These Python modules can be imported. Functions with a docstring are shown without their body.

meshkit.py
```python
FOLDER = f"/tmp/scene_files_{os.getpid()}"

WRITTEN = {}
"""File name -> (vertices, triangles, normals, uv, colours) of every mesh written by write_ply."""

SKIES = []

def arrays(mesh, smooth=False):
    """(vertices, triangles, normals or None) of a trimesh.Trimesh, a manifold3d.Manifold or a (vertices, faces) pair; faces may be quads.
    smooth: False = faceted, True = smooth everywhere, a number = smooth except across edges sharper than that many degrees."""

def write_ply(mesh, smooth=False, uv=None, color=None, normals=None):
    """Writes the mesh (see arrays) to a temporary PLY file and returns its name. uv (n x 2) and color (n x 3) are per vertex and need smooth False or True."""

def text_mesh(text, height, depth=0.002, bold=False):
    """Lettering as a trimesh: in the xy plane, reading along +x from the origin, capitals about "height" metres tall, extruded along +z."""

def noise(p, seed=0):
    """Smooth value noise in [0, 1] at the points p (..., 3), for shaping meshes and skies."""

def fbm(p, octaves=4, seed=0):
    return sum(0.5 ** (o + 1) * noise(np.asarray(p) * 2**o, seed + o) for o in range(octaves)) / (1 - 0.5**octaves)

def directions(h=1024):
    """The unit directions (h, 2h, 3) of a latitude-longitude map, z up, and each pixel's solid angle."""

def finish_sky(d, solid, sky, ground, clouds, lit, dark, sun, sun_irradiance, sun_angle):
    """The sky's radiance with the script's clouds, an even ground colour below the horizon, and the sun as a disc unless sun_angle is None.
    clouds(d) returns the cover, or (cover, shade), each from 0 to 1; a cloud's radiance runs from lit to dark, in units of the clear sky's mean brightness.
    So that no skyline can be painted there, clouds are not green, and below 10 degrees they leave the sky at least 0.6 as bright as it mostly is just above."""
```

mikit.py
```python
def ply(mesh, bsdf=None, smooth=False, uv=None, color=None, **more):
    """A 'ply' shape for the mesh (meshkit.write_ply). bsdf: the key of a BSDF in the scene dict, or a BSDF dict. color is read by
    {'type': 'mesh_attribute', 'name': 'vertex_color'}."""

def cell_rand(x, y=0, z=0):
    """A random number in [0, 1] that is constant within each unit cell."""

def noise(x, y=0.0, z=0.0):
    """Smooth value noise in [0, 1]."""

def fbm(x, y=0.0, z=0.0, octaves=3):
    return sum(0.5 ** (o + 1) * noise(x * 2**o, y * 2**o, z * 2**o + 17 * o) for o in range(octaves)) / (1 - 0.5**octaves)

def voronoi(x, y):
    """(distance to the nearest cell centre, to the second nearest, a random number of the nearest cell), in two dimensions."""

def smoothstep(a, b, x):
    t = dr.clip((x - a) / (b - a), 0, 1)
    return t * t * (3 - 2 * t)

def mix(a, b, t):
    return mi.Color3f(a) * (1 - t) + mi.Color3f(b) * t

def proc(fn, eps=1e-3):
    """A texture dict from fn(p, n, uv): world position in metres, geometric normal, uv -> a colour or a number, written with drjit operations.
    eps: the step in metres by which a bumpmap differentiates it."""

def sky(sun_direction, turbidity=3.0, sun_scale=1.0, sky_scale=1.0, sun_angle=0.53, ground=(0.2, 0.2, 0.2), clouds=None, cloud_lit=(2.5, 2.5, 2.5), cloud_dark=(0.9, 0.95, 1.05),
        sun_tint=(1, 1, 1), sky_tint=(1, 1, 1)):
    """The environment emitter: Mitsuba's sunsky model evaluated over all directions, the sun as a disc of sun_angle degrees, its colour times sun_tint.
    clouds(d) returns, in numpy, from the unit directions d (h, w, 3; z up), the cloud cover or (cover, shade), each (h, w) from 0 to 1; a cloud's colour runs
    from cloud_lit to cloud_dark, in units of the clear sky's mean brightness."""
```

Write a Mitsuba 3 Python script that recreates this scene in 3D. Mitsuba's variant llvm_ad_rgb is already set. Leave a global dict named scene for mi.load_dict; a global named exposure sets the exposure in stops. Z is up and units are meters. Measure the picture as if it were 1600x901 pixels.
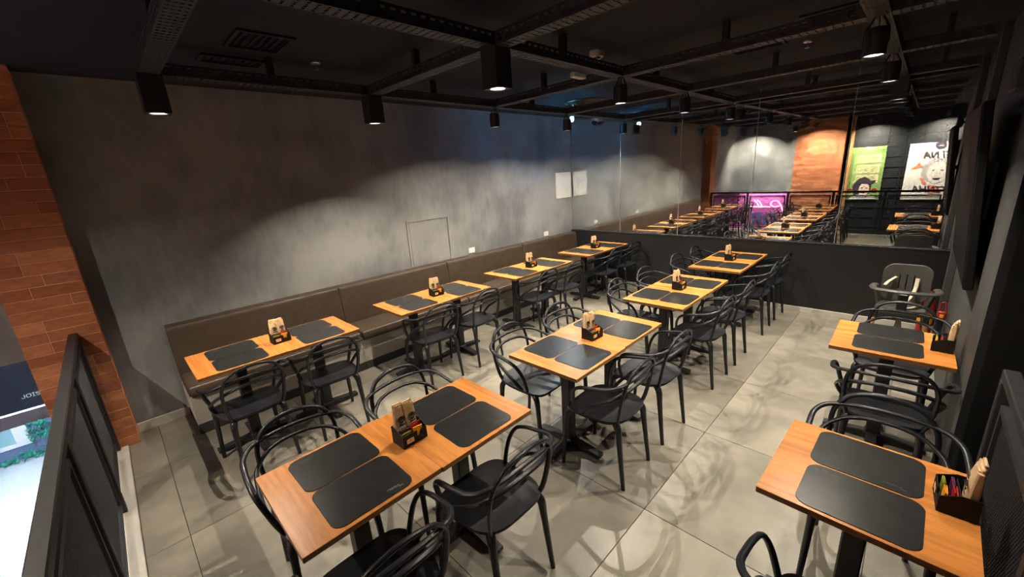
import math, random
import numpy as np, trimesh, manifold3d as m3
import drjit as dr, mitsuba as mi
import mikit, meshkit
from mikit import proc, noise, fbm, cell_rand, smoothstep, mix, voronoi

random.seed(7); np.random.seed(7)
T = mi.ScalarTransform4f
scene, labels = {}, {}

# ------------------------------------------------------------------ camera, exposure, large lights
exposure = 0.22
CAM_F, CAM_YAW, CAM_PITCH, CAM_ROLL, CAM_H = 630.27, .79316, .27232, -.06482, 1.964
_fw = np.array([-math.sin(CAM_YAW)*math.cos(CAM_PITCH), math.cos(CAM_YAW)*math.cos(CAM_PITCH), -math.sin(CAM_PITCH)])
_rt = np.cross(_fw, [0, 0, 1]); _rt /= np.linalg.norm(_rt); _up = np.cross(_rt, _fw)
_up = -math.sin(CAM_ROLL)*_rt + math.cos(CAM_ROLL)*_up
_o = np.array([0, 0, CAM_H])
scene['camera'] = {'type': 'perspective', 'fov': math.degrees(2*math.atan(800/CAM_F)), 'fov_axis': 'x', 'near_clip': .02, 'far_clip': 100.,
                   'to_world': T().look_at(origin=_o.tolist(), target=(_o+_fw).tolist(), up=_up.tolist())}
WARM = (1.0, .89, .72)
COOL = (.72, .89, 1.16)
LAMP_I = 10.0          # candela-like intensity of every ceiling spot
MALL_PANEL = 140.0      # radiance of the light panels of the lower mall hall
MOUTH = 22.0           # radiance of the lamp mouths

# ------------------------------------------------------------------ room sizes (metres)
XW, XR, YW, ZC, YF = -4.585, .33, 6.213, 2.87, -.34      # left wall, right wall, mirror wall, ceiling, floor edge
YM, ZL = -3.0, -2.4                                      # mall wall behind the void, lower floor

# ------------------------------------------------------------------ materials
def rgb(*c): return {'type': 'rgb', 'value': list(c)}
def pr(name, color, rough=.5, **k):
    b = {'type': 'principled', 'base_color': color if isinstance(color, dict) else rgb(*color), 'roughness': rough}
    b.update(k); scene[name] = {'type': 'twosided', 'nested': b}
    return name
def bumped(name, height, scale=1.0, eps=1e-3):
    scene[name] = {'type': 'twosided', 'nested': {'type': 'bumpmap', 'arbitrary': proc(height, eps), 'scale': scale, 'nested': scene[name]['nested']}}

def f_concrete(p, n, uv):
    a = fbm(p.x*1.3+3, p.y*1.3, p.z*1.6, 4); b = fbm(p.y*5+2, p.z*2.2+7, p.x*4, 3); c = noise(p.y*38, p.z*11, p.x*20)
    t = dr.clip(.62*a+.30*b+.10*c, 0, 1)
    return mix((.112, .116, .122), (.240, .239, .232), smoothstep(.28, .74, t))
pr('m_concrete', proc(f_concrete), .62, specular=.3)
def f_floor(p, n, uv):
    cx, cy = dr.floor((p.x+.9)/.967), dr.floor((p.y+.06)/.967)
    a = fbm(p.x*2.2+cx*5.3, p.y*2.2+cy*3.1, 1., 4); b = fbm(p.x*9+cx, p.y*9, 4., 2)
    t = .7*a+.3*b+.10*(cell_rand(cx, cy)-.5)
    return mix((.152, .139, .114), (.232, .212, .172), smoothstep(.25, .75, t))
pr('m_tile', proc(f_floor), .34, specular=.42)
pr('m_grout', (.10, .095, .088), .9)
pr('m_ceiling', (.0140, .0160, .0200), .8, specular=.2)
pr('m_vent', (.013, .013, .014), .6, specular=.25)
pr('m_beam', (.021, .023, .027), .5, specular=.4)
pr('m_black_metal', (.016, .016, .018), .42)
pr('m_rail', (.015, .0145, .0165), .5)
pr('m_mesh', (.022, .022, .026), .5)
pr('m_plastic', (.0075, .0088, .0118), .34, specular=.5)
def f_wood(p, n, uv):
    w = fbm(p.x*1.1, p.y*16, p.z*16, 3); g = noise(p.x*5+w*2.0, p.y*70, 2.)
    f = noise(p.x*22, p.y*230, 5.)
    t = dr.clip(.50*w+.34*g+.16*f, 0, 1)
    return mix((.400, .135, .027), (.580, .225, .052), smoothstep(.22, .78, t))
pr('m_wood', proc(f_wood), .30, specular=.45)
def f_wood_edge(p, n, uv):
    return mix((.13, .055, .020), (.24, .105, .038), noise(p.x*40, p.y*40, p.z*160))
pr('m_wood_edge', proc(f_wood_edge), .45)
def f_mat(p, n, uv):
    return mix((.0125, .0128, .0135), (.019, .0195, .020), fbm(p.x*22, p.y*22, 1., 3))
pr('m_mat', proc(f_mat), .27, specular=.42)
pr('m_mat_faint', (.055, .055, .052), .5)
pr('m_mat_print', (.22, .22, .20), .5)
def f_leather(p, n, uv):
    return mix((.040, .0265, .0175), (.058, .039, .026), fbm(p.x*14, p.y*14, p.z*14, 3))
pr('m_leather', proc(f_leather), .42, specular=.5)
pr('m_piping', (.028, .020, .014), .5)
pr('m_plinth', (.36, .34, .30), .6)
pr('m_kick', (.030, .029, .028), .6)
pr('m_base_white', (.52, .49, .43), .5)
def f_dado(p, n, uv):
    return mix((.0125, .0130, .0135), (.021, .021, .0215), fbm(p.x*2.2, p.z*4, p.y, 3))
pr('m_dado', proc(f_dado), .50, specular=.35)
scene['m_mirror'] = {'type': 'twosided', 'nested': {'type': 'conductor', 'material': 'none', 'specular_reflectance': rgb(.84, .86, .85)}}
pr('m_mirror_edge', (.34, .35, .34), .3)
for i, c in enumerate([(.330, .115, .050), (.390, .140, .060), (.275, .088, .038), (.430, .165, .075), (.300, .105, .055)]):
    def f_brick(p, n, uv, c=c, i=i):
        t = fbm(p.x*17+i*9, p.y*17, p.z*30, 3); s = noise(p.x*90, p.y*90, p.z*90)
        k = dr.clip(.55+.62*t+.16*s, 0, 1.4)
        return mi.Color3f(c[0]*k, c[1]*k, c[2]*k)
    pr(f'm_brick_{i}', proc(f_brick), .8, specular=.25)
pr('m_mortar', (.50, .27, .16), .9)
pr('m_white_plastic', (.62, .61, .57), .4)
pr('m_plate', (.62, .62, .58), .45)
pr('m_kraft', proc(lambda p, n, uv: mix((.58, .38, .20), (.72, .50, .28), fbm(p.x*60, p.y*60, p.z*45, 3))), .75)
pr('m_kraft_in', (.20, .105, .045), .8)
pr('m_caddy', (.008, .008, .008), .6, specular=.2)
pr('m_print_black', (.018, .016, .015), .6)
pr('m_red', (.30, .014, .018), .35); pr('m_yellow', (.72, .30, .022), .35)
pr('m_green', (.20, .22, .020), .4); pr('m_purple', (.075, .012, .045), .4)
pr('m_cream', (.60, .48, .28), .6)
pr('m_orange', (.62, .16, .03), .5)
pr('m_chrome', (.55, .55, .55), .22, metallic=1.0)
pr('m_beech', proc(lambda p, n, uv: mix((.30, .14, .045), (.44, .22, .08), fbm(p.x*30, p.y*30, p.z*6, 3))), .5)
pr('m_hc_grey', (.055, .053, .047), .42)
pr('m_strap', (.52, .46, .34), .8)
pr('m_tv', (.005, .005, .006), .6, specular=.15)
pr('m_screen', (.004, .004, .005), .6, specular=.15)
pr('m_poster_white', (.66, .63, .58), .6); pr('m_poster_green', (.175, .29, .085), .6); pr('m_skin', (.62, .44, .36), .6)
pr('m_print_dark', (.030, .020, .032), .6); pr('m_print_grey', (.40, .36, .36), .6); pr('m_print_orange', (.66, .20, .10), .6)
pr('m_container', (.0060, .0075, .0095), .55)
pr('m_pink', (.74, .125, .30), .5); pr('m_pink_dark', (.22, .03, .09), .5); pr('m_slate', (.085, .095, .19), .5)
pr('m_mall_floor', proc(lambda p, n, uv: mix((.58, .58, .56), (.70, .70, .68), cell_rand(dr.floor(p.x/.8), dr.floor(p.y/.8), 2.))), .35)
pr('m_fascia', (.006, .0065, .010), .5, specular=.2); pr('m_brown', (.045, .024, .022), .4); pr('m_teal', (.22, .38, .38), .25)
pr('m_leaf', (.02, .26, .15), .6); pr('m_planter', (.10, .14, .22), .5); pr('m_wall_dim', (.060, .058, .054), .7)
pr('m_wall_grey', proc(lambda p, n, uv: mix((.030, .031, .031), (.058, .059, .056), fbm(p.x*2, p.y*2.5, p.z*2.2, 4))), .6)
pr('m_dark_brick', proc(lambda p, n, uv: mix((.05, .018, .008), (.10, .034, .014), noise(p.y*4, p.z*12, 1.))), .8)
scene['m_black'] = {'type': 'twosided', 'nested': {'type': 'diffuse', 'reflectance': rgb(.01, .01, .01)}}
scene['m_lamp'] = {'type': 'diffuse', 'reflectance': rgb(.6, .6, .55)}

# ------------------------------------------------------------------ mesh helpers
def manif(m):
    a = m.to_mesh(); return trimesh.Trimesh(np.array(a.vert_properties[:, :3]), np.array(a.tri_verts), process=False)
def box(x0, x1, y0, y1, z0, z1, b=0.0):
    c = np.array([(x0+x1)/2, (y0+y1)/2, (z0+z1)/2]); h = np.abs([x1-x0, y1-y0, z1-z0])/2
    if b <= 0: m = trimesh.creation.box(extents=2*h)
    else:
        b = min(b, .45*min(h)); v = []
        for s in np.ndindex(2, 2, 2):
            s = np.array(s)*2-1
            for k in range(3):
                q = (h-b)*s; q[k] = h[k]*s[k]; v.append(q)
        m = trimesh.convex.convex_hull(np.array(v))
    m.apply_translation(c); return m
def cat(*ms): return trimesh.util.concatenate([m for m in ms])
def catmull(P, n, closed=False):
    P = np.asarray(P, float); k = len(P)
    if closed: Q = np.vstack([P[-1], P, P[0], P[1]]); segs = k
    else: Q = np.vstack([2*P[0]-P[1], P, 2*P[-1]-P[-2]]); segs = k-1
    out = []
    for i in range(segs):
        a, b, c, d = Q[i:i+4]
        for t in np.linspace(0, 1, n, endpoint=False):
            out.append(.5*((2*b)+(-a+c)*t+(2*a-5*b+4*c-d)*t*t+(-a+3*b-3*c+d)*t**3))
    if not closed: out.append(P[-1])
    return np.array(out)
def tube(P, r, sides=8, closed=False, flat=None, up=None):
    """r: one radius, one per point; flat: (width factor, height factor) of the section, height along `up`."""
    P = np.asarray(P, float); n = len(P); r = np.broadcast_to(r, n)
    tg = (np.roll(P, -1, 0)-np.roll(P, 1, 0)) if closed else np.gradient(P, axis=0)
    tg /= np.linalg.norm(tg, axis=1, keepdims=True)+1e-12
    ref = np.array(up if up is not None else ([0, 0, 1] if abs(tg[0][2]) < .9 else [1, 0, 0]), float)
    u = np.cross(tg[0], ref); u /= np.linalg.norm(u); V = []
    a = np.linspace(0, 2*np.pi, sides, endpoint=False); fw, fh = flat or (1, 1)
    for i in range(n):
        if up is not None:
            w = np.cross(tg[i], ref)
            if np.linalg.norm(w) > .15: u = w/np.linalg.norm(w)
        u = u-tg[i]*np.dot(u, tg[i]); u /= np.linalg.norm(u); w = np.cross(u, tg[i])
        V.append(P[i]+r[i]*(fw*np.cos(a)[:, None]*u+fh*np.sin(a)[:, None]*w))
    V = np.vstack(V); F = []
    for i in range(n if closed else n-1):
        j = (i+1) % n
        for k in range(sides):
            l = (k+1) % sides
            F += [[i*sides+k, i*sides+l, j*sides+l], [i*sides+k, j*sides+l, j*sides+k]]
    if not closed:
        V = np.vstack([V, P[0], P[-1]]); c0, c1 = len(V)-2, len(V)-1
        for k in range(sides):
            l = (k+1) % sides
            F += [[c0, l, k], [c1, (n-1)*sides+k, (n-1)*sides+l]]
    m = trimesh.Trimesh(V, F, process=False); m.fix_normals(); return m
def bar(a, b, w, h=None, up=(0, 0, 1)):
    """square-section bar from a to b"""
    a, b = np.array(a, float), np.array(b, float); h = h or w; d = b-a; L = np.linalg.norm(d); d /= L
    u = np.cross(d, up); u = u/np.linalg.norm(u) if np.linalg.norm(u) > 1e-6 else np.array([1., 0, 0]); v = np.cross(u, d)
    m = box(-w/2, w/2, -h/2, h/2, 0, L); M = np.eye(4); M[:3, 0], M[:3, 1], M[:3, 2], M[:3, 3] = u, v, d, a
    if np.linalg.det(M[:3, :3]) < 0: M[:3, 0] *= -1
    m.apply_transform(M); return m
def lathe(prof, sides=24):
    m = trimesh.creation.revolve(np.asarray(prof, float), sections=sides); return m
def rrect(w, h, r, n=6):
    p = []
    for cx, cy, a0 in ((w/2-r, h/2-r, 0), (-w/2+r, h/2-r, 90), (-w/2+r, -h/2+r, 180), (w/2-r, -h/2+r, 270)):
        for t in np.linspace(a0, a0+90, n): p.append((cx+r*math.cos(math.radians(t)), cy+r*math.sin(math.radians(t))))
    return np.array(p)
def extrude(poly, h, holes=(), z0=0.0):
    cs = m3.CrossSection([np.asarray(q, float) for q in [poly, *holes]], m3.FillRule.EvenOdd)
    m = manif(m3.Manifold.extrude(cs, h)); m.apply_translation([0, 0, z0]); return m
def slab(poly, h, bev):
    """rounded plate: polygon extruded to thickness h with a small bevel on the top edge"""
    cs = m3.CrossSection([np.asarray(poly, float)]); low = m3.Manifold.extrude(cs, h-bev)
    p = np.asarray(poly); c = p.mean(0); q = p-(p-c)/np.linalg.norm(p-c, axis=1, keepdims=True)*bev
    v = np.vstack([np.c_[p, np.zeros(len(p))], np.c_[p, np.full(len(p), h-bev)], np.c_[q, np.full(len(p), h)]])
    return trimesh.convex.convex_hull(v)
def ellipse(rx, ry, n=24, cx=0, cy=0):
    a = np.linspace(0, 2*np.pi, n, endpoint=False); return np.c_[cx+rx*np.cos(a), cy+ry*np.sin(a)]
def ply(mesh, bsdf, smooth=False, **k): return mikit.ply(mesh, bsdf, smooth=smooth, **k)

used = set()
def numbered(name):
    k, i = name, 0
    while k in used: i += 1; k = f'{name}_{i:03d}'
    used.add(k); return k
def tag(key, label=None, cat_=None, group=None, kind=None):
    d = {}
    if label: d['label'] = label
    if cat_: d['category'] = cat_
    if group: d['group'] = group
    if kind: d['kind'] = kind
    labels[key] = d
def thing(name, label, cat_, group=None):
    k = numbered(name); tag(k, label, cat_, group); return k
def part(parent, name, shape, M=None, label=None, kind=None):
    k = numbered(parent+'__'+name)
    scene[k] = {**shape, 'to_world': M} if M is not None else shape
    if label or kind: tag(k, label, None, None, kind)
    return k
def solo(name, label, cat_, shape, M=None, group=None):
    k = thing(name, label, cat_, group); scene[k] = {**shape, 'to_world': M} if M is not None else shape; return k
def struct(name, shape=None, label=None):
    k = numbered(name); tag(k, label or name.replace('_', ' '), name.split('_')[0], None, 'structure')
    if shape: scene[k] = shape
    return k
def at(x, y, z=0., rz=0.): return T().translate([x, y, z]).rotate([0, 0, 1], rz)
ORD = ['nearest', 'second nearest', 'third nearest', 'farthest']

# ------------------------------------------------------------------ large structure
fl = struct('floor', None, 'floor of large grey concrete-look porcelain tiles')
part(fl, 'slab', ply(box(XW, XR+.05, YF, YW, -.30, -.012), 'm_grout'))
TS = .967
xs = sorted({XW, *[x for x in (-.9+TS*k for k in range(-4, 3)) if XW+.02 < x < XR], XR+.05})
ys = sorted({YF+.075, *[y for y in (-.06+TS*k for k in range(0, 8)) if YF+.1 < y < YW-.02], YW})
for x0, x1 in zip(xs, xs[1:]):
    for y0, y1 in zip(ys, ys[1:]):
        part(fl, 'tile', ply(box(x0+.0015, x1-.0015, y0+.0015, y1-.0015, -.012, 0, .0012), 'm_tile'))
part(fl, 'edge_strip', ply(box(XW+.2, XR, YF, YF+.072, -.30, .012, .003), 'm_base_white'), label='pale stone strip along the floor edge under the railing')

struct('ceiling', ply(box(XW-.3, 3.2, YM-.3, YW+.3, ZC, ZC+.1), 'm_ceiling'), 'matt black ceiling')
wl = struct('wall_left', ply(box(XW-.25, XW, -.6, YW+.3, -.3, ZC), 'm_concrete'), 'long polished concrete plaster wall')
struct('wall_left_bulkhead', ply(box(XW-.25, XW, YM-.25, -.6, .86, ZC), 'm_concrete'), 'concrete plaster bulkhead beyond the brick column')
struct('wall_mirror_backing', ply(box(XW-.25, 3.2, YW+.05, YW+.3, -.3, ZC), 'm_wall_dim'), 'end wall behind the mirror')
dado = struct('wall_end', ply(box(XW, XR, YW-.03, YW+.05, .07, .905, .002), 'm_dado'), 'black painted low wall under the mirror')
part(dado, 'ledge', ply(box(XW, XR, YW-.034, YW+.05, .905, .918, .003), 'm_black_metal'))
struct('baseboard_end', ply(box(-3.95, XR, YW-.042, YW-.03, 0, .07, .003), 'm_base_white'), 'pale baseboard under the black end wall')
struct('baseboard_left', ply(box(XW, XW+.014, -.19, .18, 0, .085, .003), 'm_base_white'), 'pale baseboard of the concrete wall beside the bench')
struct('wall_right', ply(box(XR, XR+.3, 2.88, YW+.05, -.3, ZC), 'm_wall_grey'), 'grey plaster wall with the television')
struct('trim_right', ply(box(XR-.05, XR, 5.30, 5.42, 0, ZC, .004), 'm_wall_grey'), 'grey vertical pilaster strip on the right wall')
struct('wall_stair', ply(box(1.75, 2.0, -3.3, YW+.3, ZL, ZC), 'm_dark_brick'), 'dark brick wall of the stairwell')
# ground of the mall below and the closed shell around it
struct('floor_mall', ply(box(-16, 3.2, -10, YW+.3, ZL-.1, ZL), 'm_mall_floor'), 'pale floor of the lower mall hall')
struct('wall_mall_left', ply(box(-16.2, -16, -10, YW+.3, ZL, ZC), 'm_wall_dim'), 'far wall of the mall hall')
struct('ceiling_mall', ply(box(-16, XW-.25, YM-.25, YW+.3, .86, .96), 'm_plinth'), 'low ceiling of the mall hall')
struct('wall_mall_side', ply(box(-16, XW-.25, YW, YW+.3, ZL, .9), 'm_wall_dim'), 'side wall of the mall hall')
struct('wall_under_floor', ply(box(XW-.2, XR+.05, YF+.02, YF+.3, ZL, -.30), 'm_wall_dim'), 'wall under the dining floor')

# mirror: six silvered panes above the low wall
mir = thing('wall_mirror', 'wall-wide mirror of tall joined panes above the black low wall', 'mirror')
seams = [XW, -3.583, -2.592, -1.615, -.660, XR]
tilts = [.0075, .0075, .0070, .0065, .0055]
for i, (x0, x1) in enumerate(zip(seams, seams[1:])):
    m = box(x0+.002, x1-.002, -.004, .004, 0, ZC-.922)
    m.apply_transform(trimesh.transformations.rotation_matrix(tilts[i], [1, 0, 0]))
    m.apply_translation([0, YW+.012, .92])
    part(mir, 'pane', ply(m, 'm_mirror'))
for x in seams[1:-1]:
    part(mir, 'joint', ply(box(x-.0018, x+.0018, YW-.005, YW+.02, .92, ZC), 'm_mirror_edge'))

# brick column with the railing's end
def bricks(parent, span, face, z0, z1, ax, depth, seed, L=.31, H=.083, proud=.0):
    """running bond of separate bricks; span along axis ax ('x' or 'y'), face = (back, front) in the other axis"""
    rnd = random.Random(seed); j = .0022; z = z0; row = 0
    while z < z1-.02:
        zt = min(z+H, z1); a = span[0]; first = L*rnd.choice((.35, .55, .8, 1.0))
        cuts = [a]; b = a+first
        while b < span[1]-.05: cuts.append(b); b += L*rnd.choice((.9, 1.0, 1.0))
        cuts.append(span[1])
        for c0, c1 in zip(cuts, cuts[1:]):
            e = rnd.uniform(-.0012, .0012); bk, fr = face; fr = fr+(e if fr > bk else -e)
            lo, hi = c0+(j if c0 > span[0] else 0), c1-(j if c1 < span[1] else 0)
            q = (lo, hi, bk, fr) if ax == 'x' else (bk, fr, lo, hi)
            part(parent, 'brick', ply(box(*q[:2], *q[2:], z+j, zt-j, .0025), f'm_brick_{rnd.randrange(5)}'))
        z = zt; row += 1
col = struct('wall_brick_column', ply(box(XW, XW+.1968, -.5968, -.1932, -.3, ZC), 'm_mortar'), 'orange brick column on the concrete wall')
bricks(col, (-.60, -.19), (XW+.002, XW+.2), 0, ZC, 'y', .2, 3, L=.40)

# mall wall opposite the mirror: concrete bulkhead, brick, dark cladding
struct('wall_mall_bulkhead', ply(box(XW-.25, -2.92, YM-.25, YM, .81, ZC), 'm_concrete'), 'concrete plaster bulkhead across the void')
bw = struct('wall_mall_brick', ply(box(-2.92, -1.74, YM-.25, YM-.0032, ZL, ZC), 'm_mortar'), 'orange brick wall across the void')
bricks(bw, (-2.92, -1.74), (YM-.0030, YM), -.35, ZC, 'x', .03, 5)
struct('trim_wood', ply(box(-1.60, -1.53, YM-.25, YM+.16, ZL, ZC), 'm_beech'), 'orange wood edge post beside the dark cladding')
cl = struct('wall_cladding', ply(box(-1.53, 1.75, YM-.25, YM+.09, ZL, ZC), 'm_container'), 'dark slate panelled wall with the posters')
rz = [-.45, -.18, .09, .36, .63, .90, 1.17, 1.44, 1.71, 1.98, 2.25, 2.52]
for z in rz: part(cl, 'batten', ply(box(-1.53, 1.74, YM+.09, YM+.105, z, z+.03), 'm_container'))
for k in range(9): part(cl, 'post_strip', ply(box(-1.2+k*.36, -1.17+k*.36, YM+.09, YM+.110, -.5, ZC), 'm_container'))

# ------------------------------------------------------------------ ceiling grid of perforated channels
def perforated(L, W, pitch, rows, hole, slot=False):
    poly = np.array([(0, 0), (L, 0), (L, W), (0, W)]); holes = []
    n = int((L-.02)/pitch)
    for i in range(n):
        x = .015+pitch*(i+.5)
        for r in rows:
            if slot: holes.append(np.array([(x-.014, r-hole), (x+.014, r-hole), (x+.014, r+hole), (x-.014, r+hole)]))
            else: holes.append(np.array([(x+hole*math.cos(a), r+hole*math.sin(a)) for a in np.arange(6)*math.pi/3]))
    return extrude(poly, .002, holes)
_beam_cache = {}
BZ, BW, BH = 2.68, .10, .07
def beam_shapes(L):
    L = round(L, 3)
    if L not in _beam_cache:
        bot = perforated(L, BW, .042, [.016, .039, .061, .084], .0085)
        side = perforated(L, BH, .055, [.022, .050], .0055, True)
        s1 = side.copy(); s1.apply_transform(trimesh.transformations.rotation_matrix(math.pi/2, [1, 0, 0])); s1.apply_translation([0, .002, 0])
        s2 = s1.copy(); s2.apply_translation([0, BW-.002, 0])
        _beam_cache[L] = [ply(q, 'm_beam') for q in (bot, s1, s2)]
    return _beam_cache[L]
def beam(a, b, axis, other, label, hang):
    L = b-a; k = thing('perforated_beam', label, 'ceiling beam', 'perforated channels of the ceiling grid')
    M = T().translate([a, other-BW/2, BZ]) if axis == 'x' else T().translate([other+BW/2, a, BZ]).rotate([0, 0, 1], 90)
    s = beam_shapes(L)
    part(k, 'bottom_plate', s[0], M); part(k, 'side_plate', s[1], M); part(k, 'side_plate', s[2], M)
    for h in hang:
        q = box(h-.018, h+.018, other-.024, other+.024, BZ+.01, ZC) if axis == 'x' else box(other-.024, other+.024, h-.018, h+.018, BZ+.01, ZC)
        part(k, 'hanger', ply(q, 'm_black_metal'))
GX, GY = [-3.42, -1.89, -.30], [.41, 1.85, 3.27, 4.57, 6.0]
NX = ['along the concrete wall', 'over the centre tables', 'over the right-hand tables']
for x, n in zip(GX, NX): beam(GY[0]+.052, 6.19, 'y', x, f'long black perforated channel running to the mirror {n}', [1.1, 2.5, 3.9, 5.3])
for j, y in enumerate(GY):
    for (x0, x1), n in zip(((GX[0]-.05, GX[1]-.052), (GX[1]+.052, GX[2]-.052), (GX[2]+.052, .22)), ('next to the concrete wall', 'in the middle bay', 'next to the right wall')):
        beam(x0, x1, 'x', y, f'black perforated cross channel {n}, {["first","second","third","fourth","fifth"][j]} from the railing', [(x0+x1)/2])

# ------------------------------------------------------------------ spot lamps
sq = lambda s: [(-s, -s), (s, -s), (s, s), (-s, s)]
s_boxtube = ply(extrude(sq(.062), .215, [ellipse(.048, .048, 24)[::-1]]), 'm_black_metal', 30)
s_boxtop = ply(box(-.06, .06, -.06, .06, .19, .213), 'm_black_metal')
s_can = ply(lathe([(.046, 0), (.052, 0), (.054, .005), (.054, .125), (.046, .14), (.0, .14)], 28), 'm_black_metal', 40)
s_ring = ply(lathe([(.046, .002), (.0455, .03), (.042, .04), (.0415, .03), (.044, .002), (.046, .002)], 28), 'm_chrome', 40)
s_mouth = lathe([(.0001, 0), (.043, 0)], 28)
s_mouth.faces = s_mouth.faces if s_mouth.face_normals[0][2] < 0 else s_mouth.faces[:, ::-1]
lampn = 0
def lamp(x, y, kind, label, tilt=(0, 0), power=1.0, zb=2.485, cut=54., beam_=34., color=WARM, top=BZ, weight=1.0):
    k = thing('ceiling_spotlight', label, 'ceiling light', 'black ceiling spotlights')
    d = np.array([math.tan(math.radians(tilt[0])), math.tan(math.radians(tilt[1])), -1.0]); d /= np.linalg.norm(d)
    if kind == 'box':
        M = T().translate([x, y, zb-.02])
        part(k, 'housing', s_boxtube, M); part(k, 'cap', s_boxtop, M); Mm = M
        if top > zb+.20: part(k, 'stem', ply(box(x-.015, x+.015, y-.015, y+.015, zb+.19, top), 'm_black_metal'))
    else:
        ax = np.cross([0, 0, -1], d); an = math.degrees(math.asin(min(1, np.linalg.norm(ax))))
        M = T().translate([x, y, zb]) if an < .1 else T().translate([x, y, zb]).rotate(ax.tolist(), an)
        part(k, 'housing', s_can, M); Mm = M
        for s in (-1, 1):
            part(k, 'yoke_arm', ply(tube([(x+s*.055, y, zb+.06), (x+s*.05, y, zb+.13), (x+s*.018, y, top)], .006, 6), 'm_black_metal', True))
        part(k, 'cable', ply(tube([(x, y, zb+.138), (x+.006, y, zb+.16), (x, y, top)], .004, 6), 'm_black_metal', True))
        if top-zb > .28: part(k, 'drop_rod', ply(box(x-.012, x+.012, y-.012, y+.012, top-.02, top+.05), 'm_black_metal'))
    part(k+'__housing', 'reflector', s_ring, Mm)
    mo = {**ply(s_mouth, 'm_lamp'), 'emitter': {'type': 'area', 'sampling_weight': .02, 'radiance': rgb(*[MOUTH*c for c in (1.0, .93, .80)])}}
    part(k, 'lamp_mouth', mo, Mm @ T().translate([0, 0, .012]), label='glowing lamp mouth')
    o = np.array([x, y, zb])+d*.03
    scene[f'spot_{k}'] = {'type': 'spot', 'sampling_weight': weight, 'intensity': rgb(*[LAMP_I*power*c for c in color]), 'cutoff_angle': cut, 'beam_width': beam_,
                          'to_world': T().look_at(origin=o.tolist(), target=(o+d).tolist(), up=[0, 1, 0])}
OR5 = ['first', 'second', 'third', 'fourth', 'fifth']
kinds = [['box', 'box', 'yoke', 'yoke', 'yoke'], ['box', 'box', 'yoke', 'yoke', 'yoke'], ['yoke', 'yoke', 'yoke', 'yoke', 'box']]
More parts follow.
